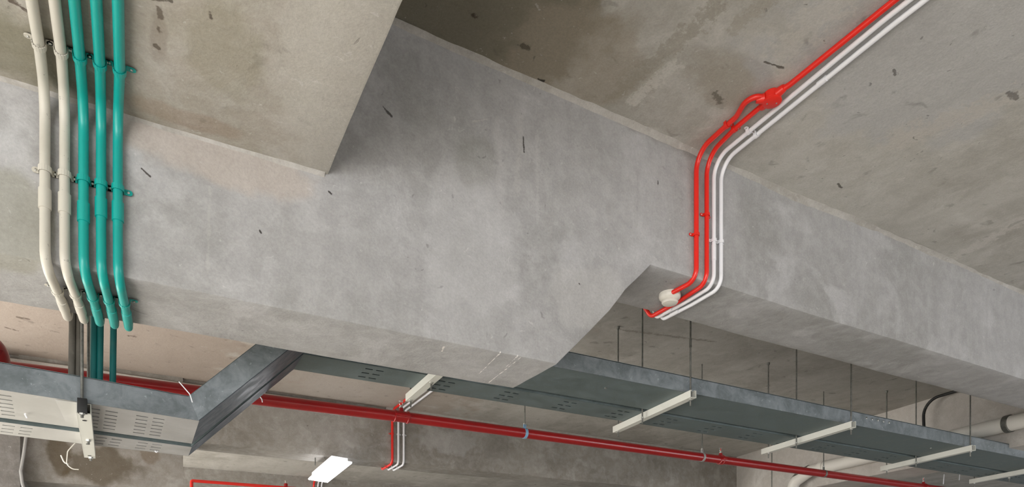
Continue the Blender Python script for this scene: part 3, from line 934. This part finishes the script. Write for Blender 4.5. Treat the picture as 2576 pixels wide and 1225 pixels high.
fitting(1009, .105, 'upright sprinkler head on the fire main beside the trunking and white conduits')
fitting(1813, .050, 'upright sprinkler head on the fire main right of the middle, before the pale cross beam')
fitting(2323, .050, 'upright sprinkler head at the lower right edge over the end of the fire main')


def main_hanger(xp, mat, lab, ringw=.022):
    X = at(xp, 1100, Y=YM).x
    h = empty('pipe_hanger', (X, YM, ZM), lab, 'hanger')
    bm = bmesh.new(); lathe(bm, (X-ringw/2, YM, ZM), (1, 0, 0), [(RM+.0005, 0), (RM+.0028, 0), (RM+.0028, ringw), (RM+.0005, ringw)], 32)
    bx(bm, X-ringw/2, X+ringw/2, YM-.004, YM+.004, ZM+RM, ZM+RM+.03, .001)
    link('ring_clamp', bm, mat, h)
    bm = bmesh.new(); tube(bm, [(X, YM, ZM+RM+.012), (X, YM, 2.0)], .005, 10); link('threaded_rod', bm, M['rod'], h)
    bm = bmesh.new(); lathe(bm, (X, YM, ZM+RM+.028), (0, 0, 1), [(.010, 0), (.010, .010)], 6); link('nut', bm, M['screw'], h)


main_hanger(1320, M['blue'], 'pipe hanger with a pale blue clamp around the fire main')
main_hanger(1766, M['tray_mid'], 'pipe hanger with a grey clamp next to the sprinkler on the fire main')
main_hanger(2072, M['rod'], 'pipe hanger in front of the white drain pipe at lower right')
# red elbow at the left frame edge
e = at(-12, 872, Y=3.9)
el = empty('red_pipe_elbow', e, 'rounded red pipe end cut by the left edge above the tray', 'pipe')
bm = bmesh.new(); tube(bm, fillet([(e.x-.9, e.y, e.z+.012), (e.x+.0, e.y, e.z+.012), (e.x+.0, e.y+.01, e.z-.3)], [.1, .07, .1], 8), .057, 24); link('pipe', bm, M['main_red'], el)
bm = bmesh.new(); lathe(bm, (e.x-.02, e.y, e.z-.02), (0, 0, -1), [(.06, 0), (.068, .004), (.068, .03), (.06, .034)], 24); link('coupling', bm, M['main_red'], el)

# thin red sprinkler branch at the bottom
p = at(482, 1209, Y=9.6)
q = at(716, 1226, Y=9.6)
br = empty('branch_pipe', (p.x, 9.6, p.z), 'thin red branch pipe forming a corner at the bottom left of the lamp', 'pipe')
bm = bmesh.new(); tube(bm, fillet([(p.x, 9.6, p.z-1.2), (p.x, 9.6, p.z), (q.x+.8, 9.6, p.z)], [.1, .02, .1], 5), .021, 12); link('pipe', bm, M['red'], br)
s_ = at(719, 1221, Y=9.6)
sp = empty('sprinkler', (s_.x, 9.6, p.z), 'tiny sprinkler head on the thin red branch left of the lamp', 'sprinkler')
bm = bmesh.new(); lathe(bm, (s_.x, 9.6, p.z+.015), (0, 0, 1), [(.026, 0), (.026, .04), (.02, .045)], 12); link('base', bm, M['main_red'], sp)
bm = bmesh.new(); lathe(bm, (s_.x, 9.6, p.z+.060), (0, 0, 1), [(.012, 0), (.012, .03), (.022, .034), (.022, .038), (0, .04)], 12); link('head', bm, M['brass'], sp)

# ------------------------------------------------------------------ lamp
n0 = at(835, 1157, Z=1.29); n1 = at(885.5, 1165.5, Z=1.29)
f0 = at(775.5, 1206.5, Z=1.29); f1 = at(824, 1214, Z=1.29)
lc = (n0+n1+f0+f1)/4
fx = empty('fluorescent_lamp', lc, 'lit rectangular fluorescent lamp hanging below the far beam', 'lamp')
bm = bmesh.new(); sheet(bm, n0, n1, f1, f0, (0, 0, .014)); link('diffuser', bm, M['lamp'], fx)
bm = bmesh.new()
o_ = A_((0, 0, .015)); sheet(bm, *[lc+(p_-lc)*.82+o_ for p_ in (n0, n1, f1, f0)], (0, 0, .05)); link('housing', bm, M['white'], fx)
for k, pp in enumerate(((n0+n1)/2, (f0+f1)/2)):
    pz = 1.43 if k == 0 else 1.43
pr = at(793, 1170, Y=7.0)
bm = bmesh.new(); tube(bm, [(pr.x, 7.0, 1.35), (pr.x, 7.0, 1.43)], .006, 8); link('suspension_rod', bm, M['rod'], fx)
nb = (n0+n1)/2
bm = bmesh.new(); tube(bm, [(nb.x-.04, nb.y+.45, 1.35), (nb.x-.04, nb.y+.55, 1.43)], .003, 8); link('suspension_rod', bm, M['rod'], fx)

# ------------------------------------------------------------------ drain pipe along the right cross beam
def dp(y, off=.12): return cx(y)-off
dr = empty('drain_pipe', (dp(4), 4, 1.53), 'large white drain pipe along the pale cross beam at lower right', 'pipe')
bm = bmesh.new(); tube(bm, fillet([(dp(2.62), 2.62, 1.53), (dp(5.35), 5.35, 1.525), (dp(5.62)-.02, 5.62, 1.42), (dp(5.62)-.03, 5.64, 1.0)], [.1, .12, .1, .1], 8), .068, 28); link('pipe', bm, M['bigpipe'], dr)
for y0, y1 in ((3.05, 3.10), (5.13, 5.20)):
    bm = bmesh.new(); a = A_((dp(y0), y0, 1.53)); b = A_((dp(y1), y1, 1.53)); lathe(bm, a, b-a, [(.069, 0), (.078, .004), (.078, (b-a).length-.004), (.069, (b-a).length)], 28)
    link('collar', bm, M['bigpipe' if y0 > 4 else 'rod'], dr)
bm = bmesh.new(); tube(bm, fillet([(dp(5.34), 5.36, 1.527), (dp(5.48), 5.50, 1.50), (dp(5.58), 5.60, 1.43)], .06, 8), .0705, 24); link('elbow', bm, M['shade_grey'], dr)
# lower branch under the beam
bm = bmesh.new(); tube(bm, fillet([(dp(5.62)-.03, 5.66, 1.24), (dp(5.62)+.5, 5.60, 1.24), (dp(5.62)+2.5, 5.3, 1.24)], .1), .085, 24); link('branch', bm, M['tray_mid'], dr)
# rod at x 1941 dropping past the main
p = rodpos(1941.5, 5.0)
rr = empty('hanger_rod', (p[0], p[1], 1.3), 'thin steel rod hanging behind the fire main in front of the pale cross beam', 'rod')
bm = bmesh.new(); tube(bm, [(p[0], p[1], .6), (p[0], p[1], 2.0)], .006, 8); link('rod', bm, M['rod'], rr)

# bent black conduit at the right
bl = empty('black_conduit', (6.8, 3.8, 1.9), 'bent black conduit dropping into the trays at the right', 'pipe')
bm = bmesh.new(); tube(bm, fillet([(6.62, 2.62, 1.975), (6.76, 3.3, 1.97), (6.8, 3.88, 1.955), (6.8, 3.86, 1.30)], [.1, .3, .16, .1], 10), .014, 14); link('pipe', bm, M['black'], bl)

# ------------------------------------------------------------------ cables and loose wires
def wire(label, pts, r, mat, cat='wire', name='loose_wire'):
    bm = bmesh.new(); tube(bm, fillet(pts, .03, 6), r, 8)
    prop(link(name, bm, mat), label, cat)


wire('grey cable hanging down beside the column at the lower left', [at(66, 1095, Y=6.55), at(60, 1140, Y=6.55), at(52, 1185, Y=6.55), at(56, 1215, Y=6.55), at(62, 1235, Y=6.55)], .012, M['tray_mid'], 'cable', 'hanging_cable')
wire('thin pale wire curling below the bracket', [at(203, 1092, Y=3.9), at(188, 1115, Y=3.9), at(170, 1135, Y=3.9), at(167, 1168, Y=3.9), at(182, 1180, Y=3.9), at(198, 1181, Y=3.9)], .0025, M['plastic'])
wire('short pale wire end crossing the curled wire below the bracket', [at(153, 1145, Y=3.92), at(161, 1163, Y=3.92), at(172, 1168, Y=3.92)], .003, M['plastic'])
wire('white cable tie on the pale perforated plate, left of the bracket', [at(63, 1041, Z=.745), at(68, 1050, Z=.735)], .004, M['white'], 'tie', 'cable_tie')
wire('white wire sticking over the corner where the tray turns upward', [at(450, 960, Y=3.12), at(478, 992, Y=3.12), at(484, 1012, Y=3.12)], .0022, M['white'])
wire('small white wire end on the fire main behind the riser', [at(648, 993, Y=4.2), at(659, 1003, Y=4.2), at(660, 1012, Y=4.2)], .003, M['white'])
wire('forked white wire end below the narrow perforated tray', [at(388, 1126, Y=3.9), at(393, 1140, Y=3.9), at(397, 1133, Y=3.9), at(406, 1134, Y=3.9)], .0035, M['white'])
for k, (x, y0, y1) in enumerate(((2375, 1193, 1218), (2415, 1184, 1208))):
    a = at(x, y0, Y=4.6); b = at(x-2, y1, Y=4.6)
    wire(('left' if k == 0 else 'right')+' one of two short white wire ends in the dark under the right trays', [tuple(a), tuple((a+b)/2), tuple(b)], .0055, M['white'])
